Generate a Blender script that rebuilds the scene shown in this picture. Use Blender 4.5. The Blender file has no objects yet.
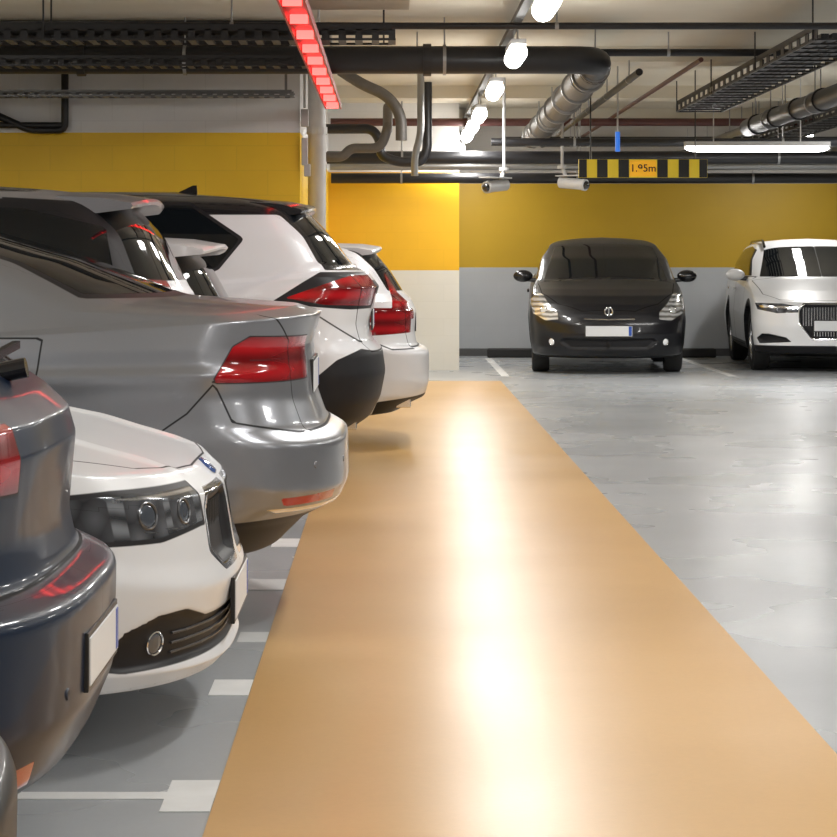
import bpy, math, numpy as np
from mathutils import Vector, Matrix
sc=bpy.context.scene
try:
    sc.view_settings.view_transform='Standard'
    sc.view_settings.look='None'
except Exception: pass
COL=sc.collection
F=2300.0; CH=1.28

# ------------------------------------------------------------------ materials
def newmat(name):
    m=bpy.data.materials.new(name); m.use_nodes=True
    nt=m.node_tree; nt.nodes.clear()
    out=nt.nodes.new('ShaderNodeOutputMaterial')
    return m,nt,out
def princ(nt,col,rough=.5,metal=0.,coat=0.,spec=.5,emit=None,es=0.,cr=.04):
    b=nt.nodes.new('ShaderNodeBsdfPrincipled')
    b.inputs['Base Color'].default_value=(*col,1)
    b.inputs['Roughness'].default_value=rough
    b.inputs['Metallic'].default_value=metal
    b.inputs['Specular IOR Level'].default_value=spec
    b.inputs['Coat Weight'].default_value=coat
    b.inputs['Coat Roughness'].default_value=cr
    if emit:
        b.inputs['Emission Color'].default_value=(*emit,1)
        b.inputs['Emission Strength'].default_value=es
    return b
MC={}
def mat(name,col=(.5,.5,.5),rough=.5,metal=0.,coat=0.,emit=None,es=0.,var=.12,scale=6.,bump=0.):
    if name in MC: return MC[name]
    m,nt,out=newmat(name)
    b=princ(nt,col,rough,metal,coat,emit=emit,es=es)
    nt.links.new(b.outputs[0],out.inputs[0])
    if var>0:
        tc=nt.nodes.new('ShaderNodeTexCoord'); nz=nt.nodes.new('ShaderNodeTexNoise')
        nz.inputs['Scale'].default_value=scale; nz.inputs['Detail'].default_value=5
        nt.links.new(tc.outputs['Object'],nz.inputs['Vector'])
        mx=nt.nodes.new('ShaderNodeMix'); mx.data_type='RGBA'
        mx.inputs[6].default_value=(*[c*(1-var) for c in col],1)
        mx.inputs[7].default_value=(*[min(1,c*(1+var)) for c in col],1)
        nt.links.new(nz.outputs['Fac'],mx.inputs[0]); nt.links.new(mx.outputs[2],b.inputs['Base Color'])
        if bump>0:
            bp=nt.nodes.new('ShaderNodeBump'); bp.inputs['Strength'].default_value=bump; bp.inputs['Distance'].default_value=.01
            nt.links.new(nz.outputs['Fac'],bp.inputs['Height']); nt.links.new(bp.outputs[0],b.inputs['Normal'])
    MC[name]=m
    return m

# ------------------------------------------------------------------ mesh helpers
class MB:
    def __init__(s): s.v=[];s.f=[];s.mi=[]
    def box(s,c,size,mi=0,rot=None):
        b=len(s.v); hx,hy,hz=[q/2 for q in size]
        for dx,dy,dz in [(-1,-1,-1),(1,-1,-1),(1,1,-1),(-1,1,-1),(-1,-1,1),(1,-1,1),(1,1,1),(-1,1,1)]:
            p=Vector((dx*hx,dy*hy,dz*hz))
            if rot: p=rot@p
            s.v.append((p.x+c[0],p.y+c[1],p.z+c[2]))
        for q in [(0,3,2,1),(4,5,6,7),(0,1,5,4),(1,2,6,5),(2,3,7,6),(3,0,4,7)]:
            s.f.append(tuple(b+i for i in q)); s.mi.append(mi)
    def cyl(s,p0,p1,r0,r1=None,n=16,mi=0,cap=True):
        r1=r0 if r1 is None else r1
        p0=Vector(p0);p1=Vector(p1);d=(p1-p0).normalized()
        a=d.orthogonal().normalized();c=d.cross(a)
        b=len(s.v)
        for p,r in((p0,r0),(p1,r1)):
            for i in range(n):
                t=2*math.pi*i/n; q=p+a*(r*math.cos(t))+c*(r*math.sin(t)); s.v.append(tuple(q))
        for i in range(n):
            j=(i+1)%n; s.f.append((b+i,b+j,b+n+j,b+n+i)); s.mi.append(mi)
        if cap:
            s.f.append(tuple(b+i for i in reversed(range(n)))); s.mi.append(mi)
            s.f.append(tuple(b+n+i for i in range(n))); s.mi.append(mi)
    def lathe(s,prof,c,axis='Y',n=40,mi=0):
        b=len(s.v);m=len(prof)
        for i in range(n):
            t=2*math.pi*i/n
            for r,h in prof:
                a,d=r*math.cos(t),r*math.sin(t)
                p={'Y':(a,h,d),'X':(h,a,d),'Z':(a,d,h)}[axis]
                s.v.append((p[0]+c[0],p[1]+c[1],p[2]+c[2]))
        for i in range(n):
            k=(i+1)%n
            for j in range(m-1):
                s.f.append((b+i*m+j,b+i*m+j+1,b+k*m+j+1,b+k*m+j)); s.mi.append(mi)
    def sphere(s,c,r,sc3=(1,1,1),n=16,mi=0,rot=None):
        b=len(s.v)
        for i in range(n+1):
            ph=math.pi*i/n
            for j in range(2*n):
                t=math.pi*j/n
                p=Vector((r*sc3[0]*math.sin(ph)*math.cos(t),r*sc3[1]*math.sin(ph)*math.sin(t),r*sc3[2]*math.cos(ph)))
                if rot: p=rot@p
                s.v.append((p.x+c[0],p.y+c[1],p.z+c[2]))
        for i in range(n):
            for j in range(2*n):
                k=(j+1)%(2*n)
                s.f.append((b+i*2*n+j,b+(i+1)*2*n+j,b+(i+1)*2*n+k,b+i*2*n+k)); s.mi.append(mi)
    def obj(s,name,mats,parent=None,smooth=False,bevel=0):
        me=bpy.data.meshes.new(name); me.from_pydata(s.v,[],s.f); me.update()
        for m in mats: me.materials.append(m)
        me.polygons.foreach_set('material_index',s.mi)
        if smooth:
            me.polygons.foreach_set('use_smooth',[True]*len(me.polygons))
        o=bpy.data.objects.new(name,me); COL.objects.link(o)
        if smooth:
            try: me.set_sharp_from_angle(angle=math.radians(40))
            except Exception: pass
        if bevel>0:
            md=o.modifiers.new('bev','BEVEL'); md.width=bevel; md.segments=2
        if parent: o.parent=parent
        return o
def empty(name,loc=(0,0,0),rz=0):
    e=bpy.data.objects.new(name,None); COL.objects.link(e); e.location=loc; e.rotation_euler=(0,0,rz); e.empty_display_size=.2
    return e
def fillet(pts,r,n=6):
    pts=[Vector(p) for p in pts]; out=[pts[0]]
    for i in range(1,len(pts)-1):
        a,b,c=pts[i-1],pts[i],pts[i+1]
        d1=(a-b);d2=(c-b); l=min(r,d1.length*.49,d2.length*.49)
        p=b+d1.normalized()*l;q=b+d2.normalized()*l
        for k in range(n+1):
            t=k/n; out.append(p*(1-t)**2+b*2*t*(1-t)+q*t*t)
    out.append(pts[-1]); return out
def pipe(name,pts,r,m,parent=None,fr=None,collars=0,cm=None,hang=None):
    P=fillet(pts,fr if fr else r*2.5)
    cu=bpy.data.curves.new(name,'CURVE'); cu.dimensions='3D'; cu.bevel_depth=r; cu.bevel_resolution=5; cu.use_fill_caps=True
    sp=cu.splines.new('POLY'); sp.points.add(len(P)-1)
    for i,p in enumerate(P): sp.points[i].co=(*p,1)
    cu.materials.append(m)
    o=bpy.data.objects.new(name,cu); COL.objects.link(o)
    if parent: o.parent=parent
    if collars or hang:
        mb=MB()
        for a,b in zip(pts[:-1],pts[1:]):
            a=Vector(a);b=Vector(b);L=(b-a).length;d=(b-a).normalized()
            if L<.8: continue
            if collars:
                k=max(1,int(L/collars))
                for i in range(k):
                    c=a+d*((i+.5)*L/k); mb.cyl(c-d*.03,c+d*.03,r*1.16,n=20,mi=0)
            if hang and abs(d.z)<.3:
                k=max(1,int(L/1.8))
                for i in range(k):
                    c=a+d*((i+.4)*L/k); mb.cyl(c-d*.012,c+d*.012,r*1.1,n=20,mi=1)
                    mb.cyl(c,(c.x,c.y,hang),.006,n=8,mi=1)
        q=mb.obj(name+'_fittings',[cm or m,mat('galvanised_rod',(.35,.35,.35),.4,.8)])
        q.parent=o
    return o

# ------------------------------------------------------------------ car engine
ATT=['chrome','black','glass','lamp','lampdark','red','trim','gapA','gapB','gapC','tone2']
def sd_poly(P,poly):
    poly=np.array(poly,float); n=len(poly); d=np.full(len(P),1e9); ins=np.zeros(len(P),bool)
    for i in range(n):
        a=poly[i];b=poly[(i+1)%n];e=b-a;w=P-a
        t=np.clip((w@e)/(e@e+1e-12),0,1);q=w-t[:,None]*e
        d=np.minimum(d,(q**2).sum(1))
        c=((a[1]>P[:,1])!=(b[1]>P[:,1]))
        den=b[1]-a[1]; den=den if abs(den)>1e-9 else 1e-9
        ins^=c&(P[:,0]<(b[0]-a[0])*(P[:,1]-a[1])/den+a[0])
    d=np.sqrt(d); return np.where(ins,-d,d)

def car_material(name,color,metal,rough,color2=None,redc=(.30,.005,.008),lampc=(.32,.34,.37),gapw=.004,coat=.7,spec=.5):
    m,nt,out=newmat(name)
    N=nt.nodes.new;Lk=nt.links.new
    def attr(a):
        n=N('ShaderNodeAttribute'); n.attribute_name=a; return n.outputs['Fac']
    def mask(a,w=.0015):
        r=N('ShaderNodeMapRange'); r.inputs[1].default_value=-w; r.inputs[2].default_value=w; r.inputs[3].default_value=1; r.inputs[4].default_value=0
        Lk(attr(a),r.inputs[0]); return r.outputs[0]
    tc=N('ShaderNodeTexCoord')
    def paint(col,me,ro):
        b=princ(nt,col,ro,me,coat,cr=.05,spec=spec)
        nz=N('ShaderNodeTexNoise'); nz.inputs['Scale'].default_value=900; Lk(tc.outputs['Object'],nz.inputs['Vector'])
        mx=N('ShaderNodeMix'); mx.data_type='RGBA'
        v=.12 if me>.2 else .02
        mx.inputs[6].default_value=(*[c*(1-v) for c in col],1); mx.inputs[7].default_value=(*[min(1,c*(1+v)) for c in col],1)
        Lk(nz.outputs['Fac'],mx.inputs[0]); Lk(mx.outputs[2],b.inputs['Base Color']); return b
    cur=paint(color,metal,rough).outputs[0]
    def over(sh,fac):
        nonlocal cur
        x=N('ShaderNodeMixShader'); Lk(fac,x.inputs[0]); Lk(cur,x.inputs[1]); Lk(sh,x.inputs[2]); cur=x.outputs[0]
    over(paint(color2 or color,metal if not color2 else 0,rough if not color2 else .25).outputs[0],mask('tone2'))
    over(princ(nt,(.8,.8,.82),.12,1.).outputs[0],mask('chrome'))
    over(princ(nt,(.012,.012,.014),.5,0,.0,spec=.3).outputs[0],mask('black'))
    over(princ(nt,(.005,.007,.009),.04,0,.0,spec=.45).outputs[0],mask('glass'))
    lp=princ(nt,lampc,.14,.6,1.)
    wv=N('ShaderNodeTexWave'); wv.bands_direction='Z'; wv.inputs['Scale'].default_value=6; wv.inputs['Distortion'].default_value=3
    Lk(tc.outputs['Object'],wv.inputs['Vector'])
    mx=N('ShaderNodeMix'); mx.data_type='RGBA'; mx.inputs[6].default_value=(*[c*.35 for c in lampc],1); mx.inputs[7].default_value=(*[min(1,c*1.8) for c in lampc],1)
    Lk(wv.outputs['Fac'],mx.inputs[0]); Lk(mx.outputs[2],lp.inputs['Base Color'])
    over(lp.outputs[0],mask('lamp'))
    ld=princ(nt,(.05,.052,.058),.1,.2,.6)
    nz=N('ShaderNodeTexVoronoi'); nz.inputs['Scale'].default_value=16; Lk(tc.outputs['Object'],nz.inputs['Vector'])
    mx=N('ShaderNodeMix'); mx.data_type='RGBA'; mx.inputs[6].default_value=(.15,.16,.18,1); mx.inputs[7].default_value=(.012,.012,.014,1)
    Lk(nz.outputs['Distance'],mx.inputs[0]); Lk(mx.outputs[2],ld.inputs['Base Color'])
    over(ld.outputs[0],mask('lampdark'))
    rd=princ(nt,redc,.12,0,.7,emit=(.8,.01,.015),es=.03)
    w2=N('ShaderNodeTexWave'); w2.bands_direction='Z'; w2.inputs['Scale'].default_value=3.6; w2.inputs['Distortion'].default_value=.6; w2.inputs['Phase Offset'].default_value=1.0
    Lk(tc.outputs['Object'],w2.inputs['Vector'])
    mx=N('ShaderNodeMix'); mx.data_type='RGBA'; mx.inputs[6].default_value=(*[c*.35 for c in redc],1); mx.inputs[7].default_value=(min(1,redc[0]*1.2),redc[1]*1.3,redc[2]*1.3,1)
    Lk(w2.outputs['Fac'],mx.inputs[0]); Lk(mx.outputs[2],rd.inputs['Base Color'])
    over(rd.outputs[0],mask('red'))
    over(princ(nt,(.75,.75,.77),.15,1.).outputs[0],mask('trim'))
    dk=princ(nt,(.006,.006,.006),.8,spec=.1).outputs[0]
    for g in('gapA','gapB','gapC'):
        ab=N('ShaderNodeMath'); ab.operation='ABSOLUTE'; Lk(attr(g),ab.inputs[0])
        r=N('ShaderNodeMapRange'); r.inputs[1].default_value=gapw*.5; r.inputs[2].default_value=gapw; r.inputs[3].default_value=.9; r.inputs[4].default_value=0
        Lk(ab.outputs[0],r.inputs[0]); over(dk,r.outputs[0])
    Lk(cur,out.inputs[0]); return m

def side_track(hw,belt,H,top=.70):
    zr=H-.08
    return [(.66,.20),(.88,.20),(.95,.25),(.975,.36),(.99,.52),(1.0,.64),(.993,.72),(.985,.80),(.977,.87),(.965,belt-.065),(.95,belt-.035),(.93,belt-.015),(.905,belt),
            ((.905+top)/2+.025,belt+.55*(zr-belt)),(top,zr),(top-.12,H-.035),(.3,H-.008),(.02,H)]
FSED=lambda H:[(.6,.20),(.25,.20),(.08,.24),(.02,.36),(0,.50),(.02,.60),(.05,.66),(.09,.70),(.15,.74),(.32,.79),(.6,.86),(.95,.92),(1.25,.98),(1.65,1.2),(2.05,H-.09),(2.25,H-.04),(2.6,H-.008),(2.9,H)]
FSUV=lambda H:[(.6,.22),(.25,.22),(.08,.26),(.02,.4),(0,.56),(.02,.70),(.05,.78),(.1,.84),(.17,.89),(.35,.93),(.6,.97),(.9,1.01),(1.15,1.05),(1.5,1.27),(1.85,H-.1),(2.1,H-.04),(2.5,H-.008),(2.8,H)]

class Body:
    def __init__(s,name,L,W,H,belt,front,rear,Rf=.42,Rr=.34,q=3.2,res=1.,kf=.06,kr=.05,top=.70,side=None,wheels=None,rw=.33,gtr=.28,sm=3):
        s.name=name;s.L=L;s.hw=W/2;s.H=H;s.belt=belt;s.rw=rw
        S=side or side_track(s.hw,belt,H,top)
        T=np.array([[f[0],f[1],L-r[0],r[1],a[0]*s.hw,a[1],0,0] for f,r,a in zip(front,rear,S)])
        for i in range(14,18):
            mid=(T[i,0]+T[i,2])/2; g=.45-.03*(i-14)
            T[i,0]=min(T[i,0],mid-g); T[i,2]=max(T[i,2],mid+g)
        T[:,6]=[Rf]*9+[.42,.42,.4,.36,gtr+.02,gtr,gtr,.2,.2]
        T[:,7]=[Rr]*9+[Rr,Rr,.34,.32,gtr+.02,gtr,gtr,.2,.2]
        seg=[]
        for i in range(17):
            d=T[i+1]-T[i]; l=max(math.hypot(d[0],d[1]),math.hypot(d[2],d[3]),math.hypot(d[4],d[5]))
            wt=.3 if i==0 or i>=13 else (.5 if i==12 else 1.)
            if 8<=i<12: l=min(l,.25)
            seg.append(l*wt)
        cum=np.concatenate([[0],np.cumsum(seg)]); n=int(210*res)
        t=np.linspace(0,cum[-1],n); D=np.stack([np.interp(t,cum,T[:,k]) for k in range(8)],1)
        for _ in range(sm):
            D[1:-1]=.25*D[:-2]+.5*D[1:-1]+.25*D[2:]
        na,ns=int(60*res),int(110*res)
        ph=np.linspace(0,math.pi/2,4000); eta=np.sin(ph)**(2/q); c=np.cos(ph)**(2/2.0)
        al=np.concatenate([[0],np.cumsum(np.hypot(np.diff(eta)*.9,np.diff(c)*.36))])
        u=np.linspace(0,al[-1],na); eta=np.interp(u,al,eta); c=np.interp(u,al,c)
        xf,zf,xr,zr,w,zs,rf,rr=[D[:,k][:,None] for k in range(8)]
        X1=xf+rf*(1-c)[None]; Y1=w*eta[None]
        X3=xr-rr*(1-c[::-1])[None]; Y3=w*eta[::-1][None]
        u=np.linspace(0,1,ns+2)[1:-1][None]
        X2=(xf+rf)*(1-u)+(xr-rr)*u; Y2=w*np.ones_like(u)
        X=np.concatenate([X1,X2,X3],1);Y=np.concatenate([Y1,Y2,Y3],1)
        ss=(X-xf)/(xr-xf)
        Z=zf*(1-ss)+zr*ss+(zs-(zf+zr)/2)*4*ss*(1-ss)
        g=1-kf*np.clip((1.4-X)/1.4,0,2)**2-kr*np.clip((X-(L-1.4))/1.4,0,2)**2
        Y=Y*g
        X=np.concatenate([X,X[:,-2:0:-1]],1);Y=np.concatenate([Y,-Y[:,-2:0:-1]],1);Z=np.concatenate([Z,Z[:,-2:0:-1]],1)
        s.nr,s.nl=X.shape
        s.G=np.stack([X,Y,Z],2)
        s.wx=wheels or (.9,L-1.02)
        s.P=s.G.reshape(-1,3).copy(); s.normals()
        s.A={a:np.full(len(s.P),1.) for a in ATT}
        ra=rw+.055
        sd=np.minimum(*[np.hypot(s.P[:,0]-x,s.P[:,2]-rw)-ra for x in s.wx])
        sd=np.maximum(sd,.45-np.abs(s.P[:,1]))
        k=np.clip(-sd/.02,0,1); k=k*k*(3-2*k)
        s.P[:,1]-=k*np.sign(s.P[:,1])*np.clip(np.abs(s.P[:,1])-.58,0,1)
        s.A['black']=np.minimum(s.A['black'],sd)
        s.arch=sd
    def normals(s):
        G=s.P.reshape(s.nr,s.nl,3)
        dj=np.roll(G,-1,1)-np.roll(G,1,1); di=np.gradient(G,axis=0)
        n=np.cross(di,dj); n/=np.linalg.norm(n,axis=2,keepdims=True)+1e-9
        s.N=n.reshape(-1,3)
        c=np.array([s.L/2,0,.6]); 
        if ((s.P-c)*s.N).sum()<0: s.N=-s.N
    def side(s,poly,ymin=.3,r=0): return np.maximum(sd_poly(s.P[:,[0,2]],poly)-r,ymin-np.abs(s.P[:,1]))
    def rear(s,poly,xmin=None,r=0):
        q=np.stack([np.abs(s.P[:,1]),s.P[:,2]],1); return np.maximum(sd_poly(q,poly)-r,(s.L*.6 if xmin is None else xmin)-s.P[:,0])
    def front(s,poly,xmax=None,r=0):
        q=np.stack([np.abs(s.P[:,1]),s.P[:,2]],1); return np.maximum(sd_poly(q,poly)-r,s.P[:,0]-(s.L*.4 if xmax is None else xmax))
    def topv(s,poly,zmin=.6,r=0):
        q=np.stack([s.P[:,0],np.abs(s.P[:,1])],1); return np.maximum(sd_poly(q,poly)-r,zmin-s.P[:,2])
    def add(s,a,d): s.A[a]=np.minimum(s.A[a],d)
    def cut(s,a,d): s.A[a]=np.maximum(s.A[a],-d)
    def gap(s,a,d,valid): s.A[a]=np.minimum(s.A[a],np.where(valid,d,np.sign(d)*np.maximum(np.abs(d),.06)))
    def recess(s,d,depth,soft=.02):
        k=np.clip(-d/soft,0,1);k=k*k*(3-2*k); s.P-=s.N*(k*depth)[:,None]
    def crease(s,pts,h=.006,wd=.03,ymin=.6):
        xs=[p[0] for p in pts]; zs=[p[1] for p in pts]
        zc=np.interp(s.P[:,0],xs,zs); d=s.P[:,2]-zc
        k=np.where(d<0,np.exp(-(d/wd)**2),np.exp(-(d/(wd*.35))**2))*((s.P[:,0]>xs[0])&(s.P[:,0]<xs[-1])&(np.abs(s.P[:,1])>ymin))
        e=np.clip(np.minimum(s.P[:,0]-xs[0],xs[-1]-s.P[:,0])/.25,0,1)
        s.P[:,1]+=np.sign(s.P[:,1])*k*h*e
    def surf(s,end,y,z):
        m=(s.P[:,0]>s.L/2) if end=='rear' else (s.P[:,0]<s.L/2)
        idx=np.where(m)[0]; d=(s.P[idx,1]-y)**2+(s.P[idx,2]-z)**2+ (0.02*(s.L-s.P[idx,0] if end=='rear' else s.P[idx,0]))**2
        k=idx[np.argmin(d)]; return Vector(s.P[k]),Vector(s.N[k])
    def build(s,material,loc,rz,name,zs=1.0):
        s.root=empty(name,loc,rz); s.root.scale=(1,1,zs)
        nr,nl=s.nr,s.nl
        i=np.arange(nr-1)[:,None]*nl; j=np.arange(nl)[None]; k=(j+1)%nl
        f=np.stack([i+j,i+nl+j,i+nl+k,i+k],2).reshape(-1,4)
        me=bpy.data.meshes.new('body')
        nv=len(s.P); nf=len(f)
        me.vertices.add(nv); me.vertices.foreach_set('co',s.P.astype(np.float32).ravel())
        cap0=np.arange(nl); cap1=(nr-1)*nl+np.arange(nl)[::-1]
        loops=np.concatenate([f.ravel(),cap0,cap1])
        me.loops.add(len(loops)); me.loops.foreach_set('vertex_index',loops.astype(np.int32))
        me.polygons.add(nf+2)
        st=np.concatenate([np.arange(nf)*4,[nf*4,nf*4+nl]])
        me.polygons.foreach_set('loop_start',st.astype(np.int32))
        try: me.polygons.foreach_set('loop_total',np.concatenate([np.full(nf,4),[nl,nl]]).astype(np.int32))
        except Exception: pass
        me.polygons.foreach_set('use_smooth',np.ones(nf+2,bool))
        me.update(calc_edges=True); me.validate()
        for a in ATT:
            at=me.attributes.new(a,'FLOAT','POINT'); at.data.foreach_set('value',s.A[a].astype(np.float32))
        me.materials.append(material)
        o=bpy.data.objects.new('body',me); COL.objects.link(o); o.parent=s.root
        s.wheels()
        return s.root
    def wheels(s):
        rub=mat('tyre_rubber',(.02,.02,.02),.75,var=.2,scale=30)
        rim=mat('alloy_rim',(.55,.56,.58),.25,.9); dk=mat('wheel_well',(.01,.01,.01),.9)
        R=s.rw; r=R*.68
        mb=MB()
        for x in s.wx:
            for sg in(-1,1):
                y=sg*(s.hw-.045); w=.2
                yo=y; yi=y-sg*w
                prof=[(r,yi),(R*.93,yi),(R,yi+sg*.03),(R,yo-sg*.03),(R*.985,yo-sg*.012),(R*.9,yo),(r*1.02,yo-sg*.005),(r,yo-sg*.02)]
                c=(x,0,R)
                mb.lathe(prof,c,'Y',48,0)
                mb.lathe([(r*1.01,yo-sg*.012),(r*.93,yo-sg*.012),(r*.9,yo-sg*.05),(r*.88,yi)],c,'Y',48,1)
                mb.lathe([(.001,yo-sg*.02),(.045,yo-sg*.02),(.06,yo-sg*.045)],c,'Y',20,1)
                mb.lathe([(.001,yo-sg*.11),(r*.9,yo-sg*.11)],c,'Y',32,2)
                for k in range(5):
                    for da in(-.13,.13):
                        a=2*math.pi*k/5+da
                        rot=Matrix.Rotation(-a,3,'Y')
                        mb.box((x+math.cos(a)*r*.5,yo-sg*.035,R+math.sin(a)*r*.5),(r*.92,.03,.03),1,rot)
        mb.obj('wheels',[rub,rim,dk],s.root,smooth=True)
    def plate(s,end,z,dy=0,w=.52,h=.115,off=.012):
        x,n=s.surf(end,0,z); sg=1 if end=='rear' else -1
        mb=MB(); X=x.x+sg*off
        mb.box((X,dy,z),(.012,w+.016,h+.016),1)
        mb.box((X+sg*.004,dy,z),(.010,w-.005,h-.005),0)
        mb.box((X+sg*.0055,dy+sg*(w/2-.025),z),(.0095,.035,h-.012),2)
        mb.obj('license_plate',[mat('plate_white',(.66,.68,.70),.4,var=.03),mat('plate_frame',(.02,.02,.02),.4),mat('plate_blue',(.02,.08,.4),.35)],s.root,bevel=.002)
    def mirrors(s,x,z,col,out=.10):
        mb=MB()
        for sg in(-1,1):
            y=sg*(s.hw*.93+out)
            mb.sphere((x,y,z),1,(.075,.115,.07),14,0)
            mb.box((x+.045,y,z),(.03,.16,.085),1)
            mb.cyl((x,sg*s.hw*.86,z-.05),(x,y,z-.035),.028,.022,12,1)
        mb.obj('mirrors',[col,mat('mirror_dark',(.015,.015,.017),.3,0,.3)],s.root,smooth=True)
    def handles(s,xs,z,col):
        mb=MB()
        for x in xs:
            for sg in(-1,1):
                y=sg*(s.hw*.985+.012)
                mb.box((x,y,z),(.2,.025,.03),0)
        mb.obj('door_handles',[col],s.root,bevel=.008)
    def spoiler(s,x0,z0,x1,z1,hw,th,m,sweep=.06,drop=.03):
        v=[];f=[];n=30
        for i in range(n+1):
            e=-1+2*i/n; y=e*hw; xx1=x1-sweep*abs(e)**3; dz=-drop*e*e
            sec=[(x0,z0+dz),(x0+(xx1-x0)*.6,z0+(z1-z0)*.5+dz+.006),(xx1-.01,z1+dz),(xx1,z1-.012+dz),(xx1-.01,z1-.026+dz),(x0+(xx1-x0)*.4,z1-th+dz),(x0,z0-th+dz)]
            v+=[(a,y,b) for a,b in sec]
        k=7
        for i in range(n):
            for j in range(k):
                l=(j+1)%k; f.append((i*k+j,i*k+l,(i+1)*k+l,(i+1)*k+j))
        f.append(tuple(range(k-1,-1,-1))); f.append(tuple(n*k+j for j in range(k)))
        mb=MB(); mb.v=v;mb.f=f;mb.mi=[0]*len(f)
        mb.obj('roof_spoiler',[m],s.root,smooth=True)
    def fin(s,x,z,m):
        mb=MB(); b=[(x-.09,-.028,z-.02),(x-.09,.028,z-.02),(x+.09,.03,z-.02),(x+.09,-.03,z-.02),(x+.06,0,z+.055),(x+.085,0,z+.055)]
        mb.v=b; mb.f=[(0,4,1),(1,4,5,2),(0,3,5,4),(3,2,5),(0,1,2,3)]; mb.mi=[0]*5
        mb.obj('antenna_fin',[m],s.root)
    def std_doors(s,xf=1.5,xb=2.55,xr=3.6,zb=.27):
        b=s.belt; y=np.abs(s.P[:,1])>s.hw*.62
        arch=s.wx[1]-.38
        d1=s.side([(xf+.0,zb),(xf-.12,.7),(xf-.05,b+.02),(xb,b+.02),(xb,zb)],0)
        d2=s.side([(xb+.012,zb),(xb+.012,b+.02),(xr+.05,b+.02),(xr+.02,.8),(arch,.55),(arch-.08,zb)],0)
        s.gap('gapA',d1,y); s.gap('gapB',d2,y)
def paintmat(n,c=(.8,.8,.8),metal=0,rough=.3): return mat(n,c,rough,metal,.5,var=.03,scale=200)
def dots(s,items,end,name,mats):
    mb=MB()
    for y,z,r,kind in items:
        for sg in(-1,1):
            p,n=s.surf(end,sg*y,z)
            rot=Vector((1,0,0)).rotation_difference(n).to_matrix()
            if kind=='proj':
                m2=MB(); m2.lathe([(r*.80,.002),(r*.88,.005),(r*.95,.003),(r*.97,-.01)],(0,0,0),'X',28,0)
                m2.sphere((0,0,0),r*.79,(.12,1,1),10,1)
            else:
                m2=MB(); m2.lathe([(.001,.003),(r*.8,.003),(r,.0),(r*1.05,-.012)],(0,0,0),'X',24,0)
            b=len(mb.v)
            for v in m2.v:
                q=rot@Vector(v)+p; mb.v.append(tuple(q))
            mb.f+=[tuple(i+b for i in f) for f in m2.f]; mb.mi+=m2.mi
    mb.obj(name,mats,s.root,smooth=True)

BLK=mat('gloss_black_trim',(.012,.012,.014),.2,0,.3)
def exhaust(s,z,ys,m,x=None,w=.14,h=.05):
    mb=MB()
    for y in ys:
        for sg in(-1,1):
            p,n=s.surf('rear',sg*y,z)
            mb.box((p.x-.03,sg*y,z),(.1,w,h),0); mb.box((p.x+.0175,sg*y,z),(.008,w-.02,h-.02),1)
    mb.obj('exhaust_tips',[m,mat('exhaust_inside',(.005,.005,.005),.8)],s.root,bevel=.008)
CHR=mat('chrome',(.8,.8,.8),.12,1.,var=.02)

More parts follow.
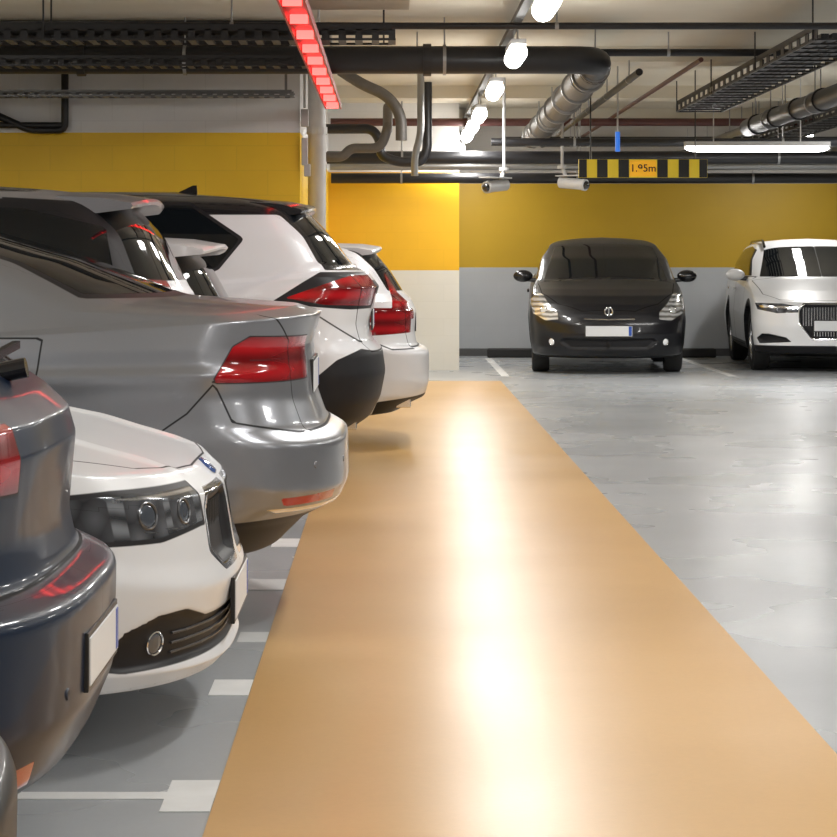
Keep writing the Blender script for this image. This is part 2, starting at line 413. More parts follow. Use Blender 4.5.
# ============ silver sedan (rear out)
def silver_sedan():
    L=4.77;H=1.46
    rear=[(.60,.27),(.42,.25),(.24,.28),(.14,.38),(.025,.435),(0,.49),(.005,.655),(.085,.70),(.12,.80),(.135,.98),(.105,1.09),(.20,1.118),(.62,1.15),(.98,1.29),(1.32,1.385),(1.55,1.43),(1.85,1.455),(2.1,H)]
    B=Body('s',L,1.83,H,1.0,FSED(H),rear,wheels=(.9,L-1.06),Rr=.36,top=.68,res=1.1,sm=2)
    B.crease([(.6,.80),(2.5,.87),(4.3,.90),(4.7,.90)],.014,.05)
    B.add('glass',B.rear([(0,1.165),(.74,1.165),(.58,1.39),(0,1.40)],r=.0))
    B.add('black',B.rear([(0,1.15),(.77,1.15),(.60,1.40),(0,1.41)]))
    B.add('glass',B.front([(0,1.0),(.70,1.0),(.56,1.36),(0,1.37)]))
    sg=B.side([(1.50,1.025),(2.1,1.33),(2.8,1.365),(3.2,1.335),(3.5,1.21),(3.52,1.12),(3.4,1.045)],.4)
    B.add('glass',sg); B.add('chrome',sg-.014)
    B.add('black',np.maximum(sg,np.abs(B.P[:,0]-2.6)-.05)); B.cut('glass',np.abs(B.P[:,0]-2.6)-.05)
    lamp=B.side([(4.335,.872),(4.40,.99),(4.455,1.022),(4.9,1.005),(4.9,.895),(4.62,.868)],.38)
    B.add('red',lamp); B.add('black',lamp-.004)
    B.cut('red',np.maximum(lamp+.01,np.maximum(np.abs(B.P[:,0]-4.54)-.09,np.abs(B.P[:,2]-.945)-.004)))
    y=np.abs(B.P[:,1])
    B.gap('gapC',B.rear([(-1,.695),(.60,.695),(.60,1.0),(.72,1.09),(.72,1.6),(-1,1.6)],0),(B.P[:,0]>L-.30)&(B.P[:,2]<1.12))
    B.gap('gapB',B.side([(4.34,.87),(4.25,.77),(4.17,.715),(4.10,.2),(5.5,.2),(5.5,.695),(4.62,.695),(4.40,.74)],0),y>.62)
    B.std_doors(1.5,2.6,3.72)
    B.add('black',np.maximum(B.side([(4.0,.1),(4.0,.25),(4.34,.40),(4.9,.43),(4.9,.1)],.0),-y))
    B.add('chrome',B.rear([(.0,.432),(.80,.432),(.84,.447),(.0,.447)],L-.35)); 
    B.add('red',B.rear([(.50,.458),(.80,.455),(.82,.483),(.52,.488)]))
    B.normals()
    B.build(car_material('silver_paint',(.26,.27,.295),.7,.34,coat=.5),(-.16-L,8.5,0),0,'silver_sedan_car')
    B.plate('rear',.86,w=.50,off=-.003); B.mirrors(1.75,1.02,paintmat('silver_mirror',(.30,.31,.33),.6)); B.handles([2.42,3.55],.87,CHR)
    B.fin(3.3,1.43,paintmat('silver_mirror'))
    dots(B,[(.35,.58,.012,'d'),(.68,.58,.012,'d')],'rear','parking_sensors',[mat('sensor_grey',(.22,.22,.24),.4,.5)])
silver_sedan()

# ============ white sedan (front out)
def white_sedan():
    L=4.62;H=1.43
    front=[(.6,.18),(.22,.17),(.05,.185),(.015,.22),(.03,.245),(.015,.36),(0,.42),(.02,.475),(.05,.655),(.12,.72),(.42,.81),(.85,.89),(1.30,.955),(1.75,1.19),(2.1,H-.09),(2.3,H-.04),(2.6,H-.008),(2.9,H)]
    rear=[(.60,.27),(.42,.25),(.22,.29),(.06,.40),(0,.50),(.0,.60),(.025,.675),(.10,.70),(.135,.80),(.145,.96),(.105,1.06),(.20,1.09),(.55,1.12),(.95,1.27),(1.3,1.355),(1.55,1.40),(1.85,1.425),(2.1,H)]
    B=Body('b',L,1.81,H,.97,front,rear,Rf=.48,q=2.7,wheels=(.80,L-1.0),kf=.05,res=1.1,sm=2,
           side=[(a,b) for a,b in side_track(.9,.97,H,.68)])
    P=B.P;y=np.abs(P[:,1])
    zc=.10*P[:,0]+.38; k=np.exp(-((y-zc)/.022)**2)*(P[:,2]>.70)*np.clip((1.25-P[:,0])/.3,0,1)*np.clip((P[:,0]-.12)/.1,0,1); B.P[:,2]+=k*.010
    B.add('glass',B.front([(0,.99),(.70,.99),(.55,1.33),(0,1.34)]))
    B.add('glass',B.rear([(0,1.14),(.64,1.14),(.5,1.34),(0,1.35)]))
    sg=B.side([(1.55,.995),(2.1,1.29),(2.8,1.335),(3.4,1.29),(3.75,1.12),(3.6,1.02)],.4); B.add('glass',sg); B.add('chrome',sg-.012)
    lamp=B.side([(-.2,.595),(.08,.585),(.16,.566),(.30,.572),(.43,.605),(.52,.665),(.46,.690),(.28,.697),(.08,.690),(-.2,.67)],.41)
    B.add('lamp',lamp+.007); B.add('black',lamp-.006)
    B.add('lampdark',np.maximum(lamp+.007,np.minimum(np.minimum(np.abs(y-.525)-.065,np.abs(y-.675)-.060),.77-y)))
    B.add('trim',np.maximum(lamp+.010,np.maximum(np.abs(P[:,2]-(.677))-.004,y-.76)))
    B.add('trim',np.maximum(lamp+.010,np.maximum(np.abs(P[:,2]-(.590))-.003,y-.70)))
    kd=B.front([(.035,.495),(.055,.468),(.29,.468),(.385,.52),(.375,.61),(.33,.65),(.05,.65),(.035,.63)],r=.004)
    B.add('black',kd); B.add('chrome',kd-.018); B.recess(kd+.005,.025,.02)
    it=B.front([(0,.25),(.76,.25),(.81,.265),(.76,.345),(.68,.375),(.58,.378),(.46,.345),(.0,.345)],r=.005)
    B.add('black',it); B.recess(it,.012,.015)
    B.gap('gapA',B.topv([(.125,-1),(.125,.20),(.15,.36),(.24,.56),(.42,.70),(.8,.79),(1.4,.82),(1.4,-1)],0),P[:,2]>.66)
    B.gap('gapB',B.side([(.53,.66),(.56,.62),(.52,.5),(.48,.2),(-1,.2),(-1,.66)],0),(y>.74)&(P[:,0]>.44))
    B.std_doors(1.45,2.5,3.5)
    B.normals()
    B.build(car_material('white_paint_sedan',(.70,.72,.75),0,.35,lampc=(.24,.26,.29),coat=.5),(-.425,6.5,0),math.pi,'white_sedan_car')
    B.plate('front',.355,off=.008,w=.50,h=.11); B.mirrors(1.75,1.0,paintmat('white_mirror',(.8,.8,.8))); B.handles([2.35,3.35],.85,paintmat('white_mirror',(.8,.8,.8)))
    gl=mat('lens_glass',(.09,.105,.13),.05,.3,1.); rg=mat('lamp_ring',(.13,.135,.145),.3,.5,.4)
    dots(B,[(.525,.630,.036,'proj'),(.675,.632,.038,'proj')],'front','headlamp_projectors',[rg,gl])
    dots(B,[(.67,.31,.034,'proj')],'front','fog_lamps',[CHR,gl])
    mb=MB()
    for sg in(-1,1):
        for k in range(11):
            yy=sg*(.06+k*.028); p,n=B.surf('front',yy,.555); mb.box((p.x+.010,yy,.555),(.02,.006,.145),0)
        for k in range(10):
            for zz in(.275,.30,.325):
                ya=sg*(.06+k*.055); yb=sg*(.06+(k+1)*.055)
                p,n=B.surf('front',ya,zz);q,n=B.surf('front',yb,zz); mb.cyl((p.x-.002,ya,zz),(q.x-.002,yb,zz),.004,n=6)
    mb.obj('grille_slats',[mat('slat_black',(.05,.05,.052),.35)],B.root)
    mb=MB(); p,n=B.surf('front',0,.70); mb.lathe([(.001,.01),(.028,.008),(.033,0)],(0,0,0),'Z',24,0)
    o=mb.obj('badge',[mat('badge_blue',(.05,.1,.3),.2,.2,1)],B.root,smooth=True); o.location=p; o.rotation_euler=(0,-.7,0)
white_sedan()

# ============ hatchback (rear out)
def hatch(name,loc,col,metal,mname,full=True):
    L=4.45;H=1.47
    rear=[(.5,.24),(.36,.22),(.22,.23),(.13,.29),(.05,.345),(.005,.45),(0,.655),(.085,.69),(.10,.76),(.085,.92),(.10,.975),(.15,1.02),(.22,1.07),(.50,1.27),(.80,1.39),(1.05,1.435),(1.5,1.46),(1.8,H)]
    B=Body('h',L,1.80,H,1.0,FSED(H),rear,Rr=.40,q=2.9,wheels=(.88,L-.95),res=1.1 if full else .7,sm=2); P=B.P;y=np.abs(P[:,1])
    B.add('glass',B.rear([(0,1.07),(.67,1.07),(.53,1.38),(0,1.39)])); B.add('black',B.rear([(0,1.055),(.69,1.055),(.55,1.40),(0,1.41)]))
    B.add('glass',B.front([(0,1.0),(.70,1.0),(.56,1.36),(0,1.37)]))
    B.add('glass',B.side([(1.5,1.025),(2.1,1.34),(2.8,1.37),(3.4,1.34),(3.75,1.2),(3.8,1.06)],.4))
    lamp=B.side([(4.05,.90),(4.10,.975),(4.2,.99),(4.6,.975),(4.6,.87),(4.35,.86)],.36); B.add('red',lamp); B.add('black',lamp-.005)
    B.gap('gapC',B.rear([(-1,.69),(.60,.69),(.66,.85),(.68,1.4),(-1,1.4)],0),(P[:,0]>L-.4)&(P[:,2]<1.05))
    B.gap('gapB',B.side([(4.05,.88),(3.95,.75),(3.85,.2),(5.5,.2),(5.5,.68),(4.3,.68)],0),y>.62)
    B.add('black',B.rear([(0,.2),(.95,.2),(.90,.30),(.0,.30)],L-.5))
    B.add('chrome',B.rear([(0,.325),(.80,.325),(.80,.338),(0,.338)],L-.4))
    B.add('red',B.rear([(.44,.355),(.76,.355),(.78,.395),(.46,.40)]))
    B.std_doors(1.45,2.5,3.5); B.normals()
    B.build(car_material(mname,col,metal,.4,coat=.28 if full else .08,spec=.15 if full else .1),loc,0,name)
    pm=paintmat(mname+'_trim',col,metal)
    B.plate('rear',.53,off=-.002,w=.43,h=.095); B.mirrors(1.7,1.03,pm); B.handles([2.35,3.3],.88,pm)
    B.spoiler(L-1.08,1.43,L-.70,1.415,.56,.04,pm)
    mb=MB(); mb.cyl((L-.20,0,1.06),(L-.15,0,1.07),.02); mb.box((L-.235,.2,1.09),(.016,.40,.016),0,Matrix.Rotation(.05,3,'X')); mb.obj('rear_wiper',[BLK],B.root)
    if full: dots(B,[(.36,.50,.012,'d'),(.68,.50,.012,'d')],'rear','parking_sensors',[mat('sensor_blue',(.02,.025,.04),.5,.1)])
hatch('dark_blue_hatchback_car',(-.565-4.45,4.5,0),(.007,.015,.034),.0,'dark_blue_paint')
hatch('black_hatchback_car',(-.44-4.45,2.45,0),(.003,.003,.0035),.0,'black_hatch_paint',False)

# ============ silver SUV behind sedan
def silver_suv():
    L=4.35;H=1.63
    rear=[(.5,.28),(.3,.27),(.12,.30),(.03,.42),(0,.52),(0,.64),(.04,.74),(.08,.78),(.08,.95),(.07,1.06),(.085,1.10),(.10,1.13),(.12,1.16),(.24,1.40),(.38,1.54),(.6,1.585),(1.1,1.62),(1.4,H)]
    B=Body('a',L,1.75,H,1.10,FSUV(H),rear,res=.8,wheels=(.85,L-.85),rw=.34,top=.74)
    B.add('glass',B.rear([(0,1.19),(.66,1.19),(.58,1.53),(0,1.53)])); B.add('glass',B.front([(0,1.08),(.68,1.08),(.56,1.5),(0,1.52)]))
    B.add('glass',B.side([(1.4,1.13),(1.95,1.5),(2.6,1.53),(3.6,1.50),(3.95,1.42),(4.0,1.2),(3.6,1.13)],.4))
    B.add('black',B.side([(3.3,1.12),(3.5,1.55),(4.4,1.5),(4.4,1.15)],.5)); 
    lamp=B.side([(3.86,1.12),(3.92,1.19),(4.1,1.20),(4.5,1.16),(4.5,1.06),(4.2,1.06)],.42); B.add('red',lamp)
    B.gap('gapC',B.rear([(-1,.66),(.60,.66),(.66,1.0),(.68,1.7),(-1,1.7)],0),(B.P[:,0]>L-.4)&(B.P[:,2]<1.2))
    B.add('tone2',np.maximum(1.575-B.P[:,2],B.P[:,0]-(L-.7)))
    B.add('black',B.rear([(0,.2),(.9,.2),(.9,.5),(0,.5)])); B.std_doors(1.35,2.35,3.3); B.normals()
    B.build(car_material('silver_suv_paint',(.30,.30,.32),.6,.35,color2=(.02,.02,.022),coat=.5),(-.82-L,10.45,0),0,'silver_suv_car')
    B.plate('rear',.87); sp=paintmat('silver_spoiler',(.26,.26,.28),.5); B.spoiler(L-.62,1.585,L-.24,1.555,.60,.05,sp,.05); B.mirrors(1.6,1.12,sp); B.handles([2.2,3.1],.95,sp); B.fin(L-1.3,1.61,BLK)
silver_suv()
# ============ small white hatch
def small_hatch():
    L=3.7;H=1.44
    rear=[(.5,.24),(.3,.22),(.10,.26),(.03,.36),(0,.46),(0,.58),(.03,.66),(.05,.70),(.05,.86),(.06,.95),(.07,.99),(.09,1.02),(.11,1.05),(.22,1.25),(.36,1.36),(.6,1.40),(1.0,1.43),(1.2,H)]
    front=FSED(H)
    B=Body('c',L,1.6,H,1.0,[(x*.85,z) for x,z in front],rear,res=.7,wheels=(.75,L-.6),rw=.3,top=.74)
    B.add('glass',B.rear([(0,1.06),(.68,1.06),(.58,1.36),(0,1.36)])); B.add('glass',B.front([(0,1.0),(.6,1.0),(.5,1.34),(0,1.35)]))
    B.add('glass',B.side([(1.3,1.03),(1.8,1.33),(2.4,1.35),(3.2,1.31),(3.4,1.06)],.4)); B.add('red',B.side([(3.45,.75),(3.48,1.03),(3.8,1.03),(3.8,.75)],.52))
    B.add('tone2',np.maximum(1.05-B.P[:,2],2.6-B.P[:,0])); B.std_doors(1.2,2.5,2.9); B.normals()
    B.build(car_material('white_paint_small',(.70,.71,.72),0,.35,color2=(.02,.02,.022),coat=.5),(-.76-L,12.32,0),0,'white_compact_hatchback_car')
    w=paintmat('white_spoiler',(.66,.68,.70)); B.spoiler(L-.55,1.405,L-.13,1.365,.56,.045,w,.07); B.plate('rear',.78); B.mirrors(1.4,1.03,w)
small_hatch()
# ============ white crossover SUV with black roof
def white_suv():
    L=4.6;H=1.70
    rear=[(.5,.27),(.34,.22),(.22,.25),(.09,.34),(.03,.45),(0,.60),(.02,.74),(.085,.80),(.10,.90),(.06,1.05),(.04,1.12),(.10,1.20),(.19,1.24),(.33,1.42),(.48,1.58),(.66,1.64),(1.2,1.685),(1.5,H)]
    B=Body('r',L,1.86,H,1.10,FSUV(H),rear,res=.95,wheels=(.92,L-.97),rw=.36,top=.74,kr=.04); P=B.P;y=np.abs(P[:,1])
    B.crease([(2.6,1.0),(3.6,1.04),(4.1,1.22),(4.5,1.3)],.014,.05)
    B.add('tone2',np.maximum(1.545-P[:,2],-1+0*y))
    B.add('glass',B.rear([(0,1.25),(.74,1.25),(.62,1.58),(0,1.60)])); B.add('tone2',B.rear([(0,1.22),(.77,1.22),(.66,1.60),(0,1.62)]))
    B.add('glass',B.front([(0,1.08),(.72,1.08),(.6,1.55),(0,1.57)]))
    sg=B.side([(1.4,1.13),(2.0,1.54),(2.6,1.60),(3.45,1.60),(3.75,1.40),(3.62,1.24),(3.35,1.13)],.4); B.add('glass',sg); B.add('black',sg-.02)
    lamp=B.side([(4.02,1.06),(4.22,1.13),(4.40,1.19),(4.7,1.19),(4.7,1.05),(4.5,1.01),(4.25,1.02)],.36); B.add('red',lamp)
    lb=B.side([(3.93,1.03),(4.12,1.15),(4.22,1.21),(4.8,1.21),(4.8,1.0),(4.4,.99)],.0); B.add('black',np.maximum(lb,.36-y))
    B.add('black',B.rear([(0,1.08),(.5,1.08),(.5,1.16),(0,1.16)]))
    low=B.side([(3.95,.72),(4.2,.60),(4.32,.70),(4.46,.76),(4.8,.68),(4.8,.1),(3.2,.1),(3.2,.3),(3.3,.72)],.0); low=np.maximum(low,P[:,2]-.8); B.add('black',low)
    B.add('black',B.side([(.3,.1),(.3,.3),(3.3,.33),(3.3,.1)],.3))
    B.add('chrome',B.rear([(0,.25),(.5,.25),(.55,.36),(0,.36)]))
    B.gap('gapC',B.rear([(-1,.74),(.62,.74),(.68,1.0),(.70,1.8),(-1,1.8)],0),(P[:,0]>L-.4)&(P[:,2]<1.2))
    B.gap('gapB',B.side([(4.1,1.03),(4.05,.8),(3.95,.72),(3.9,.1),(5,.1),(5,.78),(4.45,.80)],0),y>.6)
    B.std_doors(1.4,2.45,3.5); B.normals()
    B.build(car_material('white_paint_suv',(.68,.70,.73),0,.35,color2=(.012,.012,.014),gapw=.006,coat=.5),(-.04-L,14.2,0),0,'white_crossover_suv_car')
    B.spoiler(L-.80,1.655,L-.43,1.61,.62,.05,BLK,.06); B.plate('rear',.92); B.fin(L-1.25,1.685,BLK); B.mirrors(1.65,1.13,BLK); B.handles([2.3,3.35],.98,paintmat('white_mirror',(.8,.8,.8)))
    exhaust(B,.30,[.55],CHR)
white_suv()
# ============ white estate car
def white_estate():
    L=4.76;H=1.44
    rear=[(.5,.24),(.36,.22),(.22,.24),(.12,.30),(.03,.34),(0,.44),(.0,.655),(.085,.69),(.10,.78),(.09,.93),(.12,1.0),(.15,1.03),(.18,1.06),(.28,1.22),(.38,1.34),(.6,1.39),(1.1,1.43),(1.4,H)]
    B=Body('v',L,1.85,H,1.0,FSED(H),rear,res=.95,wheels=(.9,L-1.0),top=.72,kr=.05); P=B.P;y=np.abs(P[:,1])
    B.add('glass',B.rear([(0,1.07),(.66,1.07),(.60,1.35),(0,1.36)])); B.add('glass',B.front([(0,1.0),(.70,1.0),(.56,1.35),(0,1.36)]))
    sg=B.side([(1.5,1.025),(2.1,1.32),(2.8,1.35),(3.8,1.31),(4.25,1.24),(4.2,1.1),(3.9,1.04)],.4); B.add('glass',sg); B.add('chrome',sg-.012)
    lamp=np.minimum(B.side([(4.42,1.27),(4.46,1.29),(4.62,1.04),(4.9,.98),(4.9,.80),(4.3,.77),(4.32,.83),(4.50,.90),(4.50,1.02)],.52),B.rear([(.42,.88),(.9,.86),(.9,.96),(.45,.95)])); B.add('red',lamp)
    B.gap('gapC',B.rear([(-1,.69),(.62,.69),(.66,1.0),(.68,1.7),(-1,1.7)],0),(P[:,0]>L-.4)&(P[:,2]<1.05))
    B.gap('gapB',B.side([(4.28,.77),(4.22,.7),(4.1,.2),(5.5,.2),(5.5,.68),(4.5,.68)],0),y>.62)
    B.add('black',B.side([(4.3,.1),(4.4,.33),(4.85,.38),(4.85,.1)],.0)); B.std_doors(1.5,2.6,3.7); B.normals()
    B.build(car_material('white_paint_estate',(.70,.71,.73),0,.35,gapw=.006,coat=.5),(.26-L,16.25,0),0,'white_estate_car')
    w=paintmat('white_spoiler'); B.spoiler(L-.66,1.40,L-.33,1.375,.58,.045,w,.06); B.plate('rear',.85,off=-.003); B.mirrors(1.7,1.03,w); exhaust(B,.31,[.58],CHR,w=.2,h=.06); B.handles([2.4,3.5],.88,w)
white_estate()

# ============ black minivan-style hatch facing camera
def black_hatch():
    L=4.45;H=1.51
    front=[(.6,.17),(.25,.17),(.08,.20),(.02,.30),(0,.44),(.02,.55),(.06,.63),(.11,.69),(.20,.76),(.38,.85),(.58,.92),(.8,.98),(1.0,1.03),(1.5,1.27),(1.95,1.42),(2.2,1.47),(2.5,1.50),(2.8,H)]
    rear=[(.5,.24),(.3,.22),(.10,.26),(.03,.36),(0,.46),(0,.58),(.03,.66),(.05,.70),(.05,.86),(.08,1.0),(.11,1.05),(.15,1.09),(.2,1.12),(.5,1.27),(.9,1.40),(1.1,1.46),(1.4,1.495),(1.5,H)]
    B=Body('p',L,1.80,H,1.0,front,rear,Rf=.52,q=2.8,res=.95,wheels=(.9,L-.85),rw=.31,top=.70,kf=.04); P=B.P;y=np.abs(P[:,1])
    gl=B.front([(0,1.035),(.72,1.0),(.70,1.05),(.57,1.43),(0,1.45)],1.99); B.add('glass',gl)
    B.add('glass',B.side([(1.3,1.03),(2.1,1.40),(2.8,1.42),(3.6,1.30),(3.7,1.06)],.4))
    lamp=B.front([(.56,.60),(.70,.585),(.84,.66),(.88,.80),(.80,.885),(.74,.87),(.66,.76),(.57,.68)],.9); B.add('lamp',lamp)
    g1=B.front([(0,.605),(.46,.625),(.50,.65),(.3,.655),(0,.64)]); B.add('black',g1); B.add('chrome',B.front([(0,.59),(.30,.60),(.28,.612),(0,.603)]))
    g2=B.front([(0,.27),(.44,.27),(.55,.36),(.50,.40),(0,.385)]); B.add('black',g2); B.recess(g2,.03,.02)
    g3=B.front([(.56,.28),(.76,.30),(.78,.40),(.60,.40)],.5); B.add('black',g3)
    B.gap('gapA',B.topv([(.10,-1),(.12,.3),(.28,.56),(.6,.74),(1.05,.78),(1.05,-1)],0),P[:,2]>.66)
    B.std_doors(1.5,2.5,3.4); B.normals()
    B.build(car_material('black_paint',(.009,.009,.011),.0,.3,lampc=(.70,.68,.62),gapw=.006,coat=.4,spec=.3),(2.41,25.55,0),math.pi/2-.06,'black_compact_minivan_car',1.03)
    B.plate('front',.475,off=.02); B.mirrors(1.42,1.06,BLK,.12); B.handles([2.3,3.2],.88,BLK)
    dots(B,[(.64,.355,.04,'proj')],'front','fog_lamps',[CHR,mat('fog_lens',(.8,.8,.8),.2,.0,1,emit=(1,1,1),es=.15)])
    dots(B,[(.73,.70,.05,'proj')],'front','headlamp_projectors',[CHR,mat('lens_clear',(.6,.6,.58),.1,.2,1)])
    mb=MB()
    p,n=B.surf('front',0,.63); mb.lathe([(.035,-.01),(.045,.0),(.05,-.01)],(p.x-.012,0,.685),'X',24); mb.box((p.x-.01,0,.685),(.01,.02,.07))
    mb.obj('badge',[CHR],B.root)
    mb=MB()
    for sg in(-1,1): mb.box((.93,sg*.3,1.035),(.02,.5,.012),0,Matrix.Rotation(-sg*.12,3,'Z'))
    mb.obj('wipers',[BLK],B.root)
black_hatch()
# ============ white crossover estate facing camera
def white_allroad():
    L=4.6;H=1.50
    front=[(.6,.20),(.25,.20),(.08,.22),(.03,.28),(.02,.38),(0,.50),(.01,.66),(.03,.745),(.07,.775),(.14,.80),(.55,.90),(.95,.97),(1.30,1.03),(1.75,1.25),(2.1,1.41),(2.3,1.46),(2.6,1.49),(2.9,H)]
    rear=[(.5,.24),(.36,.22),(.20,.25),(.08,.33),(.01,.42),(0,.54),(.03,.64),(.09,.68),(.11,.78),(.10,.93),(.12,1.0),(.15,1.03),(.18,1.06),(.28,1.22),(.5,1.40),(.7,1.45),(1.1,1.49),(1.4,H)]
    B=Body('q',L,1.86,H,1.03,front,rear,Rf=.40,q=3.2,res=.95,wheels=(.88,L-1.05),rw=.35,top=.72,kf=.04); P=B.P;y=np.abs(P[:,1])
    B.add('glass',B.front([(0,1.05),(.72,1.05),(.59,1.41),(0,1.42)],2.1)); B.add('glass',B.side([(1.6,1.06),(2.2,1.37),(2.8,1.41),(3.7,1.38),(4.1,1.30),(4.0,1.08)],.4))
    lamp=B.front([(.43,.67),(.66,.66),(.86,.70),(.88,.765),(.6,.76),(.43,.73)],.8,r=.004); B.add('lampdark',lamp); B.add('trim',np.maximum(lamp,np.abs(P[:,2]-(.72+.03*(y-.5)))-.012))
    gr=B.front([(0,.38),(.27,.38),(.40,.54),(.41,.68),(.36,.75),(0,.75)],r=.003); B.add('black',gr); B.add('chrome',gr-.018); B.recess(gr,.03,.02)
    it=B.front([(.50,.34),(.84,.32),(.87,.38),(.82,.43),(.75,.43),(.56,.39)],.6); B.add('black',it); B.recess(it,.03,.02)
    B.add('black',B.front([(0,.1),(1,.1),(1,.30),(0,.30)],.6)); B.add('chrome',B.front([(0,.215),(.6,.215),(.66,.25),(0,.25)],.5))
    B.add('black',B.arch-.055); B.add('black',B.side([(.5,.1),(.5,.3),(4.5,.32),(4.5,.1)],.5))
    B.gap('gapA',B.topv([(.13,-1),(.13,.4),(.2,.62),(.5,.78),(1.38,.82),(1.38,-1)],0),P[:,2]>.72)
    B.std_doors(1.55,2.6,3.5); B.normals()
    B.build(car_material('white_paint_crossover',(.76,.77,.79),0,.35,gapw=.006,coat=.5),(5.02,25.95,0),math.pi/2-.06,'white_crossover_estate_car',1.03)
    w=paintmat('white_mirror'); B.plate('front',.52,off=.035); B.mirrors(1.75,1.07,w,.12); B.handles([2.4,3.4],.9,CHR)
    mb=MB()
    for k in range(-12,13):
        yy=k*.031; h=.32 if abs(yy)<.26 else .2; zc=.565 if abs(yy)<.26 else .62
        p,n=B.surf('front',yy,zc); mb.box((p.x-.004,yy,zc),(.02,.009,h))
    mb.obj('grille_slats',[CHR],B.root)
    for sg in(-1,1):
        pipe('roof_rail',[(2.1,sg*.60,1.40),(2.3,sg*.60,1.475),(3.8,sg*.60,1.47),(4.1,sg*.58,1.40)],.016,BLK,B.root,.2)
white_allroad()

# ------------------------------------------------------------------ room
def wall_mat(name,zy,zt,yc=(.74,.42,.01),lo=(.62,.62,.60),hi=(.72,.71,.69),blk=(.6,.2),joint=.25):
    m,nt,out=newmat(name); N=nt.nodes.new; Lk=nt.links.new
    b=princ(nt,(1,1,1),.5); Lk(b.outputs[0],out.inputs[0])
    g=N('ShaderNodeNewGeometry'); sp=N('ShaderNodeSeparateXYZ'); Lk(g.outputs['Position'],sp.inputs[0])
    def step(v):
        a=N('ShaderNodeMath'); a.operation='GREATER_THAN'; a.inputs[1].default_value=v; Lk(sp.outputs[2],a.inputs[0]); return a.outputs[0]
    m1=N('ShaderNodeMix'); m1.data_type='RGBA'; m1.inputs[6].default_value=(*lo,1); m1.inputs[7].default_value=(*yc,1); Lk(step(zy),m1.inputs[0])
    m2=N('ShaderNodeMix'); m2.data_type='RGBA'; m2.inputs[7].default_value=(*hi,1); Lk(m1.outputs[2],m2.inputs[6]); Lk(step(zt),m2.inputs[0])
    ad=N('ShaderNodeMath'); ad.operation='ADD'; Lk(sp.outputs[0],ad.inputs[0]); Lk(sp.outputs[1],ad.inputs[1])
    cb=N('ShaderNodeCombineXYZ'); Lk(ad.outputs[0],cb.inputs[0]); Lk(sp.outputs[2],cb.inputs[1])
    br=N('ShaderNodeTexBrick'); br.inputs['Scale'].default_value=1; br.inputs['Brick Width'].default_value=blk[0]; br.inputs['Row Height'].default_value=blk[1]
    br.inputs['Mortar Size'].default_value=.006; br.inputs['Mortar Smooth'].default_value=.4
    br.inputs['Color1'].default_value=(1,1,1,1); br.inputs['Color2'].default_value=(.98,.98,.98,1); br.inputs['Mortar'].default_value=(1-joint,1-joint,1-joint,1)
    Lk(cb.outputs[0],br.inputs['Vector'])
    nz=N('ShaderNodeTexNoise'); nz.inputs['Scale'].default_value=1.7; nz.inputs['Detail'].default_value=8; Lk(g.outputs['Position'],nz.inputs['Vector'])
    mr=N('ShaderNodeMapRange'); mr.inputs[3].default_value=.9; mr.inputs[4].default_value=1.08; Lk(nz.outputs['Fac'],mr.inputs[0])
    x=N('ShaderNodeMix'); x.data_type='RGBA'; x.blend_type='MULTIPLY'; x.inputs[0].default_value=1; Lk(m2.outputs[2],x.inputs[6]); Lk(br.outputs['Color'],x.inputs[7])
    x2=N('ShaderNodeMix'); x2.data_type='RGBA'; x2.blend_type='MULTIPLY'; x2.inputs[0].default_value=1; Lk(x.outputs[2],x2.inputs[6]); Lk(mr.outputs[0],x2.inputs[7])
    Lk(x2.outputs[2],b.inputs['Base Color'])
    bp=N('ShaderNodeBump'); bp.inputs['Strength'].default_value=joint; bp.inputs['Distance'].default_value=.005; Lk(br.outputs['Fac'],bp.inputs['Height']); bp.invert=True; Lk(bp.outputs[0],b.inputs['Normal'])
    return m
